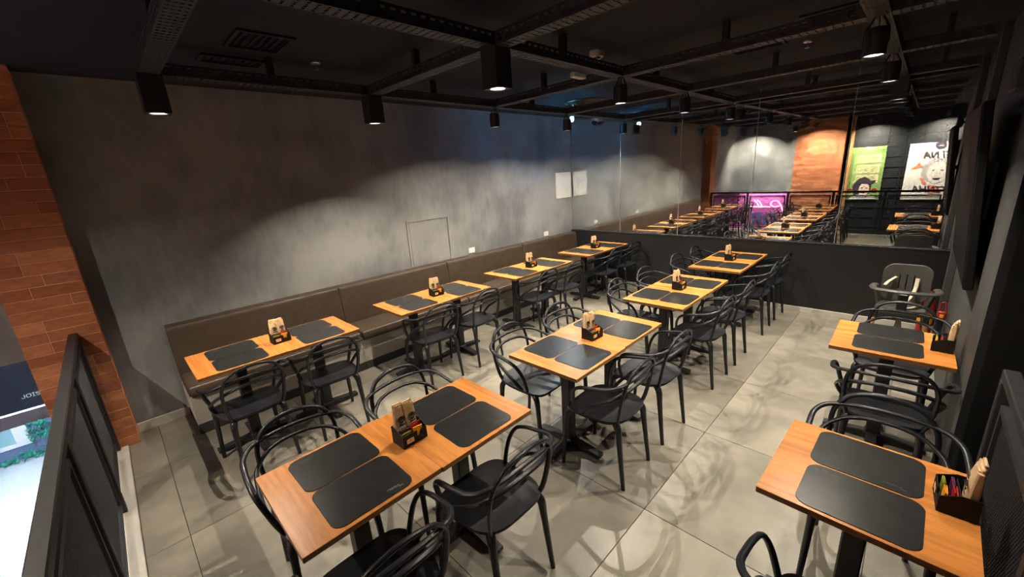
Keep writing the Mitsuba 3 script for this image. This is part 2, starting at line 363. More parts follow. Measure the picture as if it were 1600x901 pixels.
tl = [[(9, 4), (-9, 0), (-9, 3), (-9, 0), (-9, -4)], [(0, 0), (0, 0), (0, 0), (4, 0), (0, -4)], [(0, 0), (0, 0), (-6, 0), (-6, 0), (-4, 0)]]
pw = [[1.0, 1.35, 2.3, 2.3, 1.5], [.75, 1.0, 1.15, 1.15, .8], [.4, .9, 1.3, 1.2, .8]]
for i, x in enumerate(GX):
    for j, y in enumerate(GY):
        if i > 0 and j == 0: continue
        nm = 'square black box spotlight' if kinds[i][j] == 'box' else 'black cylinder spotlight on a yoke'
        lamp(x, y, kinds[i][j], f'{nm} {["over the bench row", "over the centre row", "over the right-hand row"][i]}, {OR5[j]} from the railing', tl[i][j], pw[i][j], **({'beam_': 6., 'cut': 70.} if i == 0 and j > 1 else {'beam_': 26., 'cut': 48.} if i == j == 0 else {}))
# lamps beyond the railing
lamp(-2.60, -1.08, 'yoke', 'black spotlight in front of the railing over the void', (-4, 18), 1.7, zb=2.52, top=ZC, cut=62., beam_=22.)
for x, tx, n in ((-3.85, -6, 'concrete bulkhead'), (-2.35, 4, 'brick wall'), (-1.15, 2, 'green poster'), (.25, 0, 'white poster')):
    lamp(x, YM+.72, 'yoke', f'black spotlight aimed at the {n} across the void', (tx, -27), 1.7 if 'poster' in n else 2.3, zb=2.60, top=ZC, cut=62., beam_=30., weight=1.5)

# ------------------------------------------------------------------ railing along the floor edge (and the one on the right)
def expanded(w, h):
    holes = []; cw, ch = .0175, .030
    for r in range(int(h/ch*2)-1):
        for c in range(int(w/cw)+1):
            x = cw*(c+.5*(r % 2))+.003; z = ch*.5*(r+1)
            if x-cw/2 < .002 or x+cw/2 > w-.002 or z-ch/2 < 0 or z+ch/2 > h: continue
            holes.append(np.array([(x-cw*.37, z-ch*.09), (x-cw*.10, z-ch*.37), (x+cw*.10, z-ch*.37), (x+cw*.37, z-ch*.09), (x+cw*.37, z+ch*.09), (x+cw*.10, z+ch*.37), (x-cw*.10, z+ch*.37), (x-cw*.37, z+ch*.09)]))
    return extrude([(0, 0), (w, 0), (w, h), (0, h)], .0022, holes)
RP = .95
s_mesh = {}
def railing(name, p0, ang, n, label, z1=1.03, RP=RP):
    """posts and framed mesh panels from p0 along direction ang (degrees)"""
    if RP not in s_mesh: s_mesh[RP] = ply(expanded(RP-.13, .76), 'm_mesh')
    k = thing(name, label, 'railing'); M = T().translate([p0[0], p0[1], 0]).rotate([0, 0, 1], ang); L = n*RP
    part(k, 'handrail', ply(box(0, L+.05, -.025, .025, z1-.045, z1, .005), 'm_rail'), M)
    for i in range(n+1): part(k, 'post', ply(box(i*RP, i*RP+.05, -.026, .026, -.02, z1-.045, .004), 'm_rail'), M)
    for i in range(n):
        a, b = i*RP+.075, (i+1)*RP-.025
        part(k, 'panel_frame', ply(cat(box(a, b, -.014, .014, .90, .928), box(a, b, -.014, .014, .08, .105), box(a, a+.025, -.014, .014, .105, .90), box(b-.025, b, -.014, .014, .105, .90)), 'm_rail'), M)
        part(k, 'mesh_infill', s_mesh[RP], M @ T().translate([a+.012, .001, .13]).rotate([1, 0, 0], 90), label='expanded metal mesh infill', kind='stuff')
        for q in (a-.028, b-.002): part(k, 'clip', ply(box(q, q+.03, -.01, .01, .5, .53), 'm_rail'), M)
railing('mesh_railing', (XW+.2, YF), 0, 5, 'black steel railing with mesh panels along the floor edge, ending at the brick column')
railing('mesh_railing', (XR+.05, 2.50), -90, 3, 'black steel railing with mesh panels beside the right-hand tables', 1.06, .90)

# black tall partition at the end of the right wall
solo('tall_partition', 'tall black partition between the right-hand railing and the grey wall', 'partition', ply(box(XR-.02, XR+.9, 2.60, 2.87, 0, 2.03, .004), 'm_black'))

# ------------------------------------------------------------------ chairs
def chair_parts():
    P = {}
    # seat shell: rounded outline, gently dished, rolled rim
    na, nr = 48, 9
    def outline(a):
        c, s = math.cos(a), math.sin(a); e = 2/4.2
        w = .212 if s > 0 else .212-.035*(-s)
        return np.array([w*math.copysign(abs(c)**e, c), .215*math.copysign(abs(s)**e, s)-.0])
    O = np.array([outline(a) for a in np.linspace(0, 2*np.pi, na, endpoint=False)])
    V, F = [[0, 0, .447]], []
    for r in range(1, nr+1):
        f = r/nr
        for o in O:
            z = .447+.012*f**2.5-(.020 if o[1] > 0 else -.012)*(max(0, abs(o[1]))/.215*f)**3
            V.append([o[0]*f, o[1]*f, z])
    top = len(V)
    V += [[o[0]*1.012, o[1]*1.012, V[1+(nr-1)*na+i][2]-.012] for i, o in enumerate(O)]
    V += [[o[0]*.93, o[1]*.93, V[1+(nr-1)*na+i][2]-.030] for i, o in enumerate(O)]
    V.append([0, 0, .425]); last = len(V)-1
    for k in range(na):
        l = (k+1) % na; F.append([0, 1+k, 1+l])
        for r in range(nr+1):
            a, b, c, d = 1+r*na+k, 1+r*na+l, 1+(r+1)*na+l, 1+(r+1)*na+k
            F += [[a, d, c], [a, c, b]]
        F.append([last, 1+(nr+1)*na+l, 1+(nr+1)*na+k])
    P['seat'] = trimesh.Trimesh(V, F, process=False)
    def leg(pts, r): return tube(catmull(pts, 4), np.interp(np.linspace(0, 1, 4*(len(pts)-1)+1), np.linspace(0, 1, len(r)), r), 10)
    for s in (-1, 1):
        P['leg', s, 1] = leg([(s*.176, .150, .432), (s*.190, .180, .400), (s*.194, .192, .33), (s*.200, .207, .15), (s*.205, .218, 0)], [.022, .021, .017, .0145, .012])
        P['leg', s, -1] = leg([(s*.150, -.150, .446), (s*.165, -.180, .405), (s*.169, -.190, .33), (s*.175, -.210, .15), (s*.180, -.228, 0)], [.023, .022, .018, .0145, .012])
    def sym(half):
        h = np.array(half, float); m = h[::-1][1:]*[-1, 1, 1]; return np.vstack([h, m])
    loops = {
        'tall': sym([(.156, -.165, .430), (.178, -.190, .50), (.191, -.214, .62), (.184, -.236, .722), (.140, -.254, .795), (.072, -.262, .825), (0, -.264, .833)]),
        'arm': sym([(.194, .100, .438), (.216, .108, .505), (.240, .100, .588), (.260, .066, .656), (.267, .0, .688), (.267, -.085, .706), (.257, -.168, .724), (.212, -.226, .743), (.120, -.249, .756), (0, -.255, .761)]),
        'low': sym([(.196, .060, .440), (.222, .035, .490), (.236, -.010, .540), (.232, -.090, .590), (.214, -.170, .640), (.150, -.226, .682), (.075, -.246, .700), (0, -.250, .704)])}
    for n, pts in loops.items():
        c = catmull(pts, 5); P['loop', n] = tube(c, .0108, 10, flat=(.92, 1.22))
    return P
CP = {k: ply(m, 'm_plastic', 50) for k, m in chair_parts().items()}
def chair(x, y, face, label, group, jig=0):
    """face: direction the sitter looks, degrees from +x"""
    k = thing('armchair', label, 'chair', group); M = at(x, y, 0, face-90+jig)
    part(k, 'seat', CP['seat'], M)
    for n in ('tall', 'arm', 'low'): part(k, {'tall': 'back_loop', 'arm': 'arm_loop', 'low': 'lower_loop'}[n], CP['loop', n], M)
    for s in (-1, 1):
        for e in (1, -1): part(k, 'leg', CP['leg', s, e], M)

# ------------------------------------------------------------------ tables, placemats, caddies
TW = .5845
s_top = ply(slab(rrect(TW, TW, .004, 3), .024, .0006), 'm_wood', 20)
s_band = ply(extrude(rrect(TW+.0004, TW+.0004, .0042, 3), .021, [rrect(TW-.002, TW-.002, .004, 3)[::-1]]), 'm_wood_edge', 20)
s_col = ply(box(-.0375, .0375, -.0375, .0375, .04, .716, .006), 'm_black_metal')
s_plate = ply(box(-.16, .16, -.16, .16, .716, .724, .002), 'm_black_metal')
def foot_mesh():
    m = m3.Manifold.hull_points(np.array([(x, y, z) for x, z in ((.03, .055), (.03, .012), (.275, .034), (.275, .012)) for y in (-.03, .03)]))
    return cat(manif(m), lathe([(0, 0), (.014, 0), (.014, .012), (0, .012)], 10).apply_translation([.255, 0, 0]))
s_foot = ply(foot_mesh(), 'm_black_metal')
s_hub = ply(box(-.045, .045, -.045, .045, .01, .06, .005), 'm_black_metal')
def table(x, y, label, group, rz=0):
    k = thing('square_table', label, 'table', group); M = at(x, y, 0, rz)
    part(k, 'tabletop', s_top, M @ T().translate([0, 0, .726])); part(k+'__tabletop', 'edge_band', s_band, M @ T().translate([0, 0, .7265]))
    part(k, 'mounting_plate', s_plate, M); part(k, 'column', s_col, M); part(k, 'base_hub', s_hub, M)
    for a in (0, 90, 180, 270): part(k, 'base_foot', s_foot, M @ T().rotate([0, 0, 1], a))
s_mat = ply(slab(rrect(.272, .340, .045, 8), .0025, .001), 'm_mat', 20)
logo = meshkit.text_mesh('7TBOL2', .0105, .0003); logo.apply_translation([-logo.bounds.mean(0)[0], 0, 0])
logo = cat(logo, box(.022, .040, -.0065, -.0035, 0, .0003))
s_logo, s_faint = ply(logo, 'm_mat_print'), ply(logo, 'm_mat_faint')
def placemat(x, y, flip, label, rz=0, worn=True):
    k = thing('placemat', label, 'placemat', 'black placemats'); M = at(x, y, .7502, rz+(180 if flip else 0))
    part(k, 'mat', s_mat, M)
    part(k+'__mat', 'printed_mark', s_faint if worn else s_logo, M @ T().translate([.105, .085, .00255]).rotate([0, 0, 1], 90))
# caddy: open black box, front towards +x, napkin sleeves at the back, sachets in front
def caddy_mesh():
    w, d, h, hb, t = .133, .098, .062, .085, .003
    side = [(-d/2, 0), (d/2, 0), (d/2, h), (.0, hb), (-d/2, hb)]
    def sidep(y):
        m = extrude(side, t); m.apply_transform(trimesh.transformations.rotation_matrix(math.pi/2, [1, 0, 0])); m.apply_translation([0, y, 0]); return m
    fr = [(-w/2, 0), (w/2, 0), (w/2, h), (.040, h), (.040, h-.028), (.012, h-.028), (.012, h), (-w/2, h)]
    f = extrude(fr, t); f.apply_transform(np.array([[0, 0, 1, d/2-t], [1, 0, 0, 0], [0, 1, 0, 0], [0, 0, 0, 1.]]))
    return cat(box(-d/2, d/2, -w/2, w/2, 0, t), f, box(-d/2, -d/2+t, -w/2, w/2, 0, hb), sidep(-w/2+t), sidep(w/2), box(-.004, -.001, -w/2, w/2, 0, h+.01))
s_caddy = ply(caddy_mesh(), 'm_caddy')
s_sticker = ply(box(0, .0006, -.020, .020, -.012, .012), 'm_cream')
s_stick2 = ply(cat(box(.0006, .001, -.005, .005, -.006, .007), box(.0006, .001, -.015, -.010, -.002, .003), box(.0006, .001, .010, .015, -.002, .003)), 'm_orange')
def sleeve_mesh():
    w, h = .060, .170; v = []
    m = box(-.010, .010, -w/2, w/2, 0, h, .004); m = m.subdivide().subdivide()
    p = m.vertices; f = np.clip(p[:, 2]/h, 0, 1)
    p[:, 0] *= .65+.75*np.sin(np.pi*np.clip(f*.9, 0, 1)); p[:, 0] += .004*np.sin(p[:, 1]*120)*f; p[:, 2] += .006*np.sin(p[:, 1]*70)*(f > .95)
    m.vertices = p; return m
s_sleeve = ply(sleeve_mesh(), 'm_kraft', 60)
s_fold = ply(cat(box(-.007, .002, -.026, .026, .162, .188, .003), box(.003, .008, -.024, .020, .162, .181, .002)), 'm_kraft')
def emblem():
    p = extrude(ellipse(.0165, .0125, 20, 0, .004), .0006, [ellipse(.0125, .0088, 20, 0, .004)[::-1]])
    q = cat(p, extrude(ellipse(.010, .006, 16, 0, .005), .0006), extrude([(-.004, -.014), (.004, -.014), (.008, -.006), (-.008, -.006)], .0006), extrude([(-.013, -.022), (.013, -.022), (.013, -.018), (-.013, -.018)], .0006))
    q.apply_transform(np.array([[0, 0, 1, 0], [1, 0, 0, 0], [0, 1, 0, 0], [0, 0, 0, 1.]])); return q
s_emblem = ply(emblem(), 'm_print_black')
def sachet_mesh(seed, w, h, n=3):
    r = random.Random(seed); ms = []
    for i in range(n):
        m = box(-.0016, .0016, -w/2, w/2, 0, h, .001).subdivide().subdivide(); p = m.vertices
        p[:, 0] *= 1+1.6*np.sin(np.pi*p[:, 2]/h)*np.sin(np.pi*(p[:, 1]/w+.5)); m.vertices = p
        m.apply_transform(trimesh.transformations.rotation_matrix(r.uniform(-.12, .12), [1, 0, 0])); m.apply_translation([-.005*i, r.uniform(-.003, .003), r.uniform(-.004, .003)]); ms.append(m)
    return cat(*ms)
SACH = {'purple': (ply(sachet_mesh(1, .050, .070, 2), 'm_purple', 60), .012, -.036), 'red': (ply(sachet_mesh(2, .052, .078, 2), 'm_red', 60), .012, .030),
        'green': (ply(sachet_mesh(3, .046, .066, 2), 'm_green', 60), .034, -.036), 'yellow': (ply(sachet_mesh(4, .050, .068, 2), 'm_yellow', 60), .034, .026)}
SN = {'purple': 'dark purple', 'red': 'red', 'green': 'olive green', 'yellow': 'yellow orange'}
def caddy(x, y, where, rz=0, jig=0):
    k = thing('table_caddy', f'small black open box holding napkins and sauces on {where}', 'caddy', 'black table caddies'); M = at(x, y, .7502, rz+jig)
    part(k, 'box', s_caddy, M)
    part(k+'__box', 'sticker', s_sticker, M @ T().translate([.0492, -.028, .030])); part(k+'__box', 'sticker_mark', s_stick2, M @ T().translate([.0492, -.028, .030]))
    for i, yy in enumerate((-.031, .031)):
        q = thing('napkin_sleeve', f'brown kraft napkin sleeve, {(("left", "right") if rz == 0 else ("far", "near"))[i]} one in the caddy on {where}', 'napkin sleeve', 'kraft napkin sleeves')
        N = M @ T().translate([-.028+.003*i, yy, .004]).rotate([1, 0, 0], (-3, 2)[i]).rotate([0, 1, 0], (-5, -2)[i])
        part(q, 'paper', s_sleeve, N); part(q+'__paper', 'napkin_fold', s_fold, N); part(q+'__paper', 'emblem', s_emblem, N @ T().translate([.0195, .004, .106]).rotate([0, 1, 0], -2).scale([1, 1.2, 1.2]))
    for c, (shp, dx, dy) in SACH.items():
        solo('sauce_sachet', f'{SN[c]} sauce sachets in the caddy on {where}', 'sauce sachet', shp, M @ T().translate([dx, dy, .006]), 'sauce sachets')

ROWY = [.214, 1.798, 3.370, 4.935]
AX, BX = -3.645, -1.615
for i, y0 in enumerate(ROWY):
    ya, yb = y0+TW/2, y0+TW*1.5+.0006
    for row, X in (('bench-side', AX), ('centre', BX)):
        wh = f'the {ORD[i]} {row} double table'
        j1, j2 = [(0, .004), (.003, -.004), (-.003, .003), (.002, -.002)][i]
        table(X+j1, ya, f'orange wood square table, near half of {wh}', f'{row} tables')
        table(X+j2, yb, f'orange wood square table, far half of {wh}', f'{row} tables')
        for h, yy, dy in (('near', ya, -.002), ('far', yb, .012)):
            r1, r2 = [(.6, -.5), (-.8, .4), (.5, .7), (-.4, -.6)][i]
            placemat(X-.139, yy+dy, True, f'black placemat, left one on the {h} half of {wh}', r1)
            placemat(X+.139, yy+dy+.003, False, f'black placemat, right one on the {h} half of {wh}', r2, not (row == 'centre' and i == 0 and h == 'near'))
        caddy(X+.005, y0+.605+(.0 if row == 'centre' else .01), wh, 0, [2, -3, 1, -2][i])
    cy = [(.44, 1.045), (2.10, 2.688), (3.69, 4.285), (5.25, 5.857)][i]
    for n, yy in zip(('near', 'far'), cy):
        e = 1 if n == 'near' else -1
        chair(-1.302, yy, 180, f'black plastic loop-back armchair on the right of the {ORD[i]} centre double table, {n} end', 'chairs right of the centre tables', [0, 1.5, -1, 2][i]*e)
        yl = yy+[.02, -.03, .02, -.03][i]+(.03 if n == 'far' else 0)
        chair(-1.925-.03*(i == 0), yl, 0, f'black plastic loop-back armchair on the left of the {ORD[i]} centre double table, {n} end', 'chairs left of the centre tables', [-3, 2, 2, -2][i]*e)
        ya_ = [(.47, 1.06), (2.10, 2.67), (3.70, 4.27), (5.25, 5.85)][i][0 if n == 'near' else 1]
        chair(-3.345, ya_, 180, f'black plastic loop-back armchair at the {ORD[i]} bench-side double table, {n} end', 'chairs at the bench-side tables', [4, -3, 2, 3][i]*e)
# right-hand single tables
for i, (y0, wh) in enumerate(((1.821, 'the nearer right-hand single table'), (3.498, 'the farther right-hand single table'))):
    table(.012-.01*i, y0, f'orange wood square table on a black cross base, {["nearer one by the mesh railing","farther one by the grey wall"][i]}', 'right-hand tables', [-1.5, .8][i])
    for s, n in ((1, 'far'), (-1, 'near')):
        placemat(.003-.012*i, y0+s*.141+(.03 if i else .0), s > 0, f'black rounded placemat, {n} one of the pair on {wh}', 90+[-1.5, 1][i])
    caddy(.245-.005*i, y0+.05-(.04*i), wh, 180, [3, -2][i])
    chair(.03, [1.33, 3.10][i], 90, f'black plastic loop-back armchair on the near side of {wh}', 'chairs at the right-hand tables', [-4, 2][i])
    chair(.045-.01*i, [2.17, 3.93][i], -90, f'black plastic loop-back armchair on the far side of {wh}', 'chairs at the right-hand tables', [3, -3][i])

# ------------------------------------------------------------------ bench along the concrete wall
BY = [.18, 1.690, 3.190, 4.705, 6.175]
for i, (a, b) in enumerate(zip(BY, BY[1:])):
    k = thing('upholstered_bench', f'brown leather wall bench section with a pale plinth, {["first","second","third","fourth"][i]} from the railing', 'bench', 'bench sections along the concrete wall')
    prof = [(XW+.004, .45), (XW+.150, .45), (XW+.150, .50), (XW+.118, .845), (XW+.100, .876), (XW+.060, .888), (XW+.004, .888)]
    m = extrude(prof, b-a-.006); m.apply_transform(np.array([[1, 0, 0, 0], [0, 0, -1, b-.003], [0, 1, 0, 0], [0, 0, 0, 1.]])); part(k, 'backrest', ply(m, 'm_leather', 35))
    part(k, 'seat_cushion', ply(box(XW+.02, XW+.535, a+.003, b-.003, .345, .452, .022), 'm_leather', 50))
    part(k, 'plinth', ply(box(XW+.004, XW+.495, a+.002, b-.002, .09, .343), 'm_plinth'))
    part(k, 'kickboard', ply(box(XW+.004, XW+.500, a+.002, b-.002, 0, .088), 'm_kick'))
    part(k, 'piping', ply(box(XW+.006, XW+.125, b-.0045, b+.0005, .46, .880, .001), 'm_piping'))

# ------------------------------------------------------------------ fittings on the concrete wall
for y, z, n in ((3.732, .945, 'nearer'), (5.437, .945, 'farther')):
    k = thing('wall_socket', f'small white wall socket above the bench, {n} of the two', 'socket')
    part(k, 'cover', ply(box(XW, XW+.009, y-.058, y+.058, z-.038, z+.038, .003), 'm_white_plastic'))
    part(k, 'outlet', ply(box(XW+.009, XW+.0105, y-.014, y+.014, z-.014, z+.014), 'm_plate'))
k = thing('wall_plate', 'pale blank wall plate next to the mirror', 'wall plate')
part(k, 'sheet', ply(box(XW, XW+.012, 5.744, 6.185, 1.52, 1.96, .003), 'm_plate'))
part(k, 'rim', ply(cat(box(XW+.012, XW+.015, 5.744, 6.185, 1.945, 1.96), box(XW+.012, XW+.015, 5.744, 6.185, 1.52, 1.535), box(XW+.012, XW+.015, 5.744, 5.758, 1.535, 1.945), box(XW+.012, XW+.015, 6.171, 6.185, 1.535, 1.945)), 'm_white_plastic'))
k = thing('access_panel', 'flush plastered access panel with a thin raised frame above the bench', 'access panel')
part(k, 'door_leaf', ply(box(XW, XW+.004, 2.745, 3.335, .90, 1.462), 'm_concrete'))
part(k, 'frame', ply(cat(box(XW, XW+.012, 2.705, 2.733, .89, 1.492, .004), box(XW, XW+.012, 3.345, 3.375, .89, 1.492, .004), box(XW, XW+.012, 2.733, 3.345, 1.468, 1.492, .004)), 'm_concrete'))

# ------------------------------------------------------------------ ceiling fittings
k = thing('smoke_detector', 'white round smoke detector on the black ceiling', 'smoke detector')
part(k, 'base', ply(lathe([(0, 0), (.058, 0), (.058, -.03), (.050, -.045), (.0, -.045)], 28).apply_translation([-1.99, 3.07, ZC]), 'm_white_plastic', 30))
part(k, 'sensor', ply(lathe([(0, -.045), (.034, -.045), (.030, -.062), (0, -.066)], 24).apply_translation([-1.99, 3.07, ZC]), 'm_white_plastic', 30))
part(k, 'slot', ply(cat(*[box(-.010, .010, -.002, .002, 0, .012).apply_transform(trimesh.transformations.rotation_matrix(a, [0, 0, 1], [0, 0, 0])).apply_translation([-1.99+.033*math.sin(a), 3.07-.033*math.cos(a), ZC-.062]) for a in (-.6, .2, 1.0)]), 'm_black_metal'))
k = thing('emergency_light', 'small white emergency light box on the ceiling channel', 'emergency light')
m = box(-.075, .075, -.022, .022, -.035, 0, .004).apply_transform(trimesh.transformations.rotation_matrix(math.radians(90), [0, 0, 1])).apply_translation([-1.98, 2.80, BZ-.001])
part(k, 'case', ply(m, 'm_white_plastic')); part(k, 'lens', ply(box(-1.99, -1.97, 2.76, 2.84, BZ-.041, BZ-.036, .002), 'm_plate'))
for x, y, n in ((-3.387, 1.418, 'near the concrete wall'), (-.838, 4.413, 'over the aisle')):
    k = thing('sprinkler_head', f'small metal fire sprinkler on the ceiling {n}', 'sprinkler')
    part(k, 'rosette', ply(lathe([(0, 0), (.034, 0), (.030, -.007), (0, -.008)], 20).apply_translation([x, y, ZC]), 'm_chrome', 30))
    part(k, 'stem', ply(box(x-.005, x+.005, y-.005, y+.005, ZC-.045, ZC-.007), 'm_chrome'))
    part(k, 'deflector', ply(lathe([(0, 0), (.018, 0), (.018, -.003), (0, -.003)], 16).apply_translation([x, y, ZC-.045]), 'm_chrome', 30))
def vent(x0, x1, y0, y1, label):
    k = thing('air_vent', label, 'air vent', 'black slotted ceiling vents')
    part(k, 'frame', ply(extrude([(x0, y0), (x1, y0), (x1, y1), (x0, y1)], .014, [[(x0+.022, y0+.022), (x0+.022, y1-.022), (x1-.022, y1-.022), (x1-.022, y0+.022)]]).apply_translation([0, 0, ZC-.014]), 'm_vent'))
    n = max(3, int((y1-y0)/.045))
    for i in range(n):
        y = y0+.022+(y1-y0-.044)*(i+.5)/n
        part(k, 'slat', ply(bar((x0+.022, y, ZC-.008), (x1-.022, y, ZC-.008), .003, .018, (0, .6, .8)), 'm_vent'))
vent(-3.26, -2.90, .80, 1.12, 'black square ceiling vent beyond the first cross channel'); vent(-3.70, -3.50, .72, 1.12, 'narrow black ceiling vent close to the concrete wall')
vent(-1.35, -.95, 4.00, 4.28, 'black ceiling vent over the aisle near the sprinkler'); vent(-.75, -.42, 3.60, 3.85, 'black ceiling vent beside the right-hand channel')
k = thing('round_diffuser', 'round black ceiling air diffuser lit blue from the side', 'air diffuser')
for r0, r1, h in ((.30, .26, .012), (.24, .19, .035), (.17, .11, .055)):
    part(k, 'ring', ply(lathe([(r1, 0), (r0, 0), (r0, -.006), (r1+.008, -h), (r1-.006, -h), (r1, -.006), (r1, 0)], 40).apply_translation([-3.42+.0, 5.02, ZC]), 'm_beam', 30))
part(k, 'hub', ply(lathe([(0, 0), (.07, 0), (.07, -.05), (0, -.06)], 24).apply_translation([-3.42, 5.02, ZC]), 'm_beam', 30))
k = thing('blue_lamp', 'small glowing blue lamp under the ceiling in front of the mirror', 'lamp')
bx, by, bz = -3.80, 5.195, 2.70
part(k, 'bracket', ply(cat(box(bx-.02, bx+.02, by-.02, by+.02, bz+.045, ZC), box(bx-.045, bx+.045, by-.045, by+.045, bz+.036, bz+.05, .003)), 'm_black_metal'))
bb = trimesh.creation.icosphere(subdivisions=2, radius=.034); bb.apply_translation([bx, by, bz])
part(k, 'bulb', {**ply(bb, 'm_lamp', True), 'emitter': {'type': 'area', 'sampling_weight': .5, 'radiance': rgb(12.0, 190.0, 420.0)}}, label='bright blue bulb')
k = thing('dome_camera', 'small dark dome camera on a pale bracket by the mirror', 'security camera')
part(k, 'bracket', ply(box(-4.06, -3.99, 6.10, 6.19, 2.74, ZC, .006), 'm_plate'))
dm = trimesh.creation.icosphere(subdivisions=2, radius=.042); dm.apply_translation([-4.025, 6.13, 2.725]); part(k, 'dome', ply(dm, 'm_screen', True))

# ------------------------------------------------------------------ television and things on the right wall
def tilt_y(m, deg, pivot): return m.apply_transform(trimesh.transformations.rotation_matrix(math.radians(deg), [0, 1, 0], pivot))
k = thing('television', 'large black flat television tilted down from the grey right wall', 'television'); pv = [.30, 4.2, 1.13]
part(k, 'case', ply(tilt_y(box(.268, .312, 3.55, 5.0, 1.13, 2.20, .006), -5.0, pv), 'm_tv'))
part(k, 'screen', ply(tilt_y(box(.265, .268, 3.565, 4.985, 1.15, 2.185), -5.0, pv), 'm_screen'))
part(k, 'wall_arm', ply(cat(box(.25, XR-.006, 4.10, 4.14, 1.66, 1.70), box(.25, XR-.006, 4.40, 4.44, 1.66, 1.70), box(XR-.02, XR-.004, 4.0, 4.5, 1.5, 1.85)), 'm_black_metal'))
k = thing('wall_speaker', 'small dark wall speaker on a bracket above the television', 'speaker')
part(k, 'box', ply(box(.235, .30, 3.12, 3.30, 2.20, 2.34, .01), 'm_rail')); part(k, 'bracket', ply(box(.30, XR, 3.19, 3.23, 2.25, 2.29), 'm_black_metal'))
part(k, 'wire', ply(tube(catmull([(.30, 3.3, 2.24), (.318, 3.45, 2.18), (.322, 3.7, 2.16)], 5), .004, 6), 'm_black_metal', True))
k = thing('fire_extinguisher', 'red fire extinguisher standing behind the high chair by the mirror wall', 'fire extinguisher'); ex, ey = .235, 5.98
part(k, 'cylinder', ply(lathe([(0, 0), (.058, 0), (.062, .01), (.062, .36), (.045, .41), (.02, .43), (.02, .45), (0, .45)], 24).apply_translation([ex, ey, .002]), 'm_red', 30))
part(k, 'valve', ply(cat(box(ex-.015, ex+.015, ey-.015, ey+.015, .45, .49), box(ex-.012, ex+.012, ey-.10, ey+.02, .49, .505), box(ex-.012, ex+.012, ey-.09, ey+.0, .465, .475)), 'm_red'))
part(k, 'hose', ply(tube(catmull([(ex, ey-.02, .47), (ex-.05, ey-.09, .42), (ex-.03, ey-.09, .25), (ex-.02, ey-.075, .12)], 6), .010, 8), 'm_black_metal', True))
part(k, 'label_band', ply(lathe([(.0625, .16), (.0632, .16), (.0632, .28), (.0625, .28)], 24).apply_translation([ex, ey, .002]), 'm_yellow', 30))

# ------------------------------------------------------------------ high chair by the mirror wall
hc = thing('high_chair', 'grey plastic child high chair with pale straps and wooden legs by the black end wall', 'high chair')
HM = at(.03, 5.12, 0, -90+90)     # sitter looks towards -y
def hpart(n, m, b, sm=False, **kw): part(hc, n, ply(m, b, sm), HM, **kw)
hpart('seat', slab(rrect(.34, .30, .07, 6), .045, .01).apply_translation([0, 0, .50]), 'm_hc_grey', 30)
bk = slab(rrect(.345, .36, .085, 8), .022, .006); bk = bk.subdivide().subdivide(); v = bk.vertices; v[:, 2] += .9*v[:, 0]**2; bk.vertices = v
bk.apply_transform(trimesh.transformations.rotation_matrix(math.radians(82), [1, 0, 0])); bk.apply_translation([0, .165, .735]); hpart('backrest', bk, 'm_hc_grey', 40)
for i in (-1, 0, 1): hpart('back_slot', box(-.004, .004, -.002, .003, -.07, .07).apply_transform(trimesh.transformations.rotation_matrix(math.radians(-8), [1, 0, 0])).apply_translation([i*.05, .142, .75]), 'm_black')
tr = catmull([(-.215, .08, .715), (-.222, -.06, .72), (-.17, -.165, .725), (0, -.20, .728), (.17, -.165, .725), (.222, -.06, .72), (.215, .08, .715)], 6)
hpart('tray_rail', tube(tr, .019, 10, flat=(1.5, .75), up=(0, 0, 1)), 'm_hc_grey', 50)
hpart('tray_arm', cat(bar((-.205, .06, .71), (-.165, .10, .52), .03), bar((.205, .06, .71), (.165, .10, .52), .03)), 'm_hc_grey')
for s in (-1, 1):
    hpart('leg', tube([(s*.165, -.10, .50), (s*.20, -.17, .25), (s*.23, -.22, 0)], [.020, .018, .014], 10), 'm_beech', True, label='wooden leg')
    hpart('leg', tube([(s*.165, .12, .50), (s*.20, .19, .25), (s*.23, .24, 0)], [.020, .018, .014], 10), 'm_beech', True, label='wooden leg')
    hpart('leg_bracket', box(s*.175-.022, s*.175+.022, -.135, -.09, .43, .53, .008), 'm_black_metal')
hpart('crotch_post', box(-.035, .035, -.16, -.12, .545, .70, .01), 'm_black_metal')
hpart('buckle_tab', extrude([(-.030, -.08), (.030, -.08), (.016, .03), (-.016, .03)], .004).apply_transform(trimesh.transformations.rotation_matrix(math.radians(90), [1, 0, 0])).apply_translation([0, -.165, .44]), 'm_hc_grey')
for pts in ([(-.075, .115, .80), (-.115, .06, .77), (-.145, .0, .735)], [(.075, .115, .80), (.07, .06, .72), (.06, .0, .68)], [(.055, -.02, .66), (.02, -.06, .60), (-.0, -.09, .56)], [(.12, .03, .575), (.08, -.05, .565), (.03, -.10, .56)]):
    hpart('strap', tube(catmull(pts, 4), .016, 6, flat=(1.0, .15), up=(0, 0, 1)), 'm_strap', True, label='pale harness strap')
k = thing('red_pouch', 'small red pouch with an orange tag hanging beside the high chair', 'pouch')
part(k, 'bag', ply(box(-.03, .03, -.02, .02, -.07, .0, .012).subdivide().apply_translation([.288, 4.93, .60]), 'm_red', 40)); part(k, 'strap_loop', ply(tube(catmull([(.268, 4.93, .60), (.275, 4.93, .67), (.30, 4.93, .67), (.31, 4.93, .60)], 5), .007, 6), 'm_red', True)); part(k, 'tag', ply(box(.275, .30, 4.903, 4.91, .545, .575, .002), 'm_yellow'))

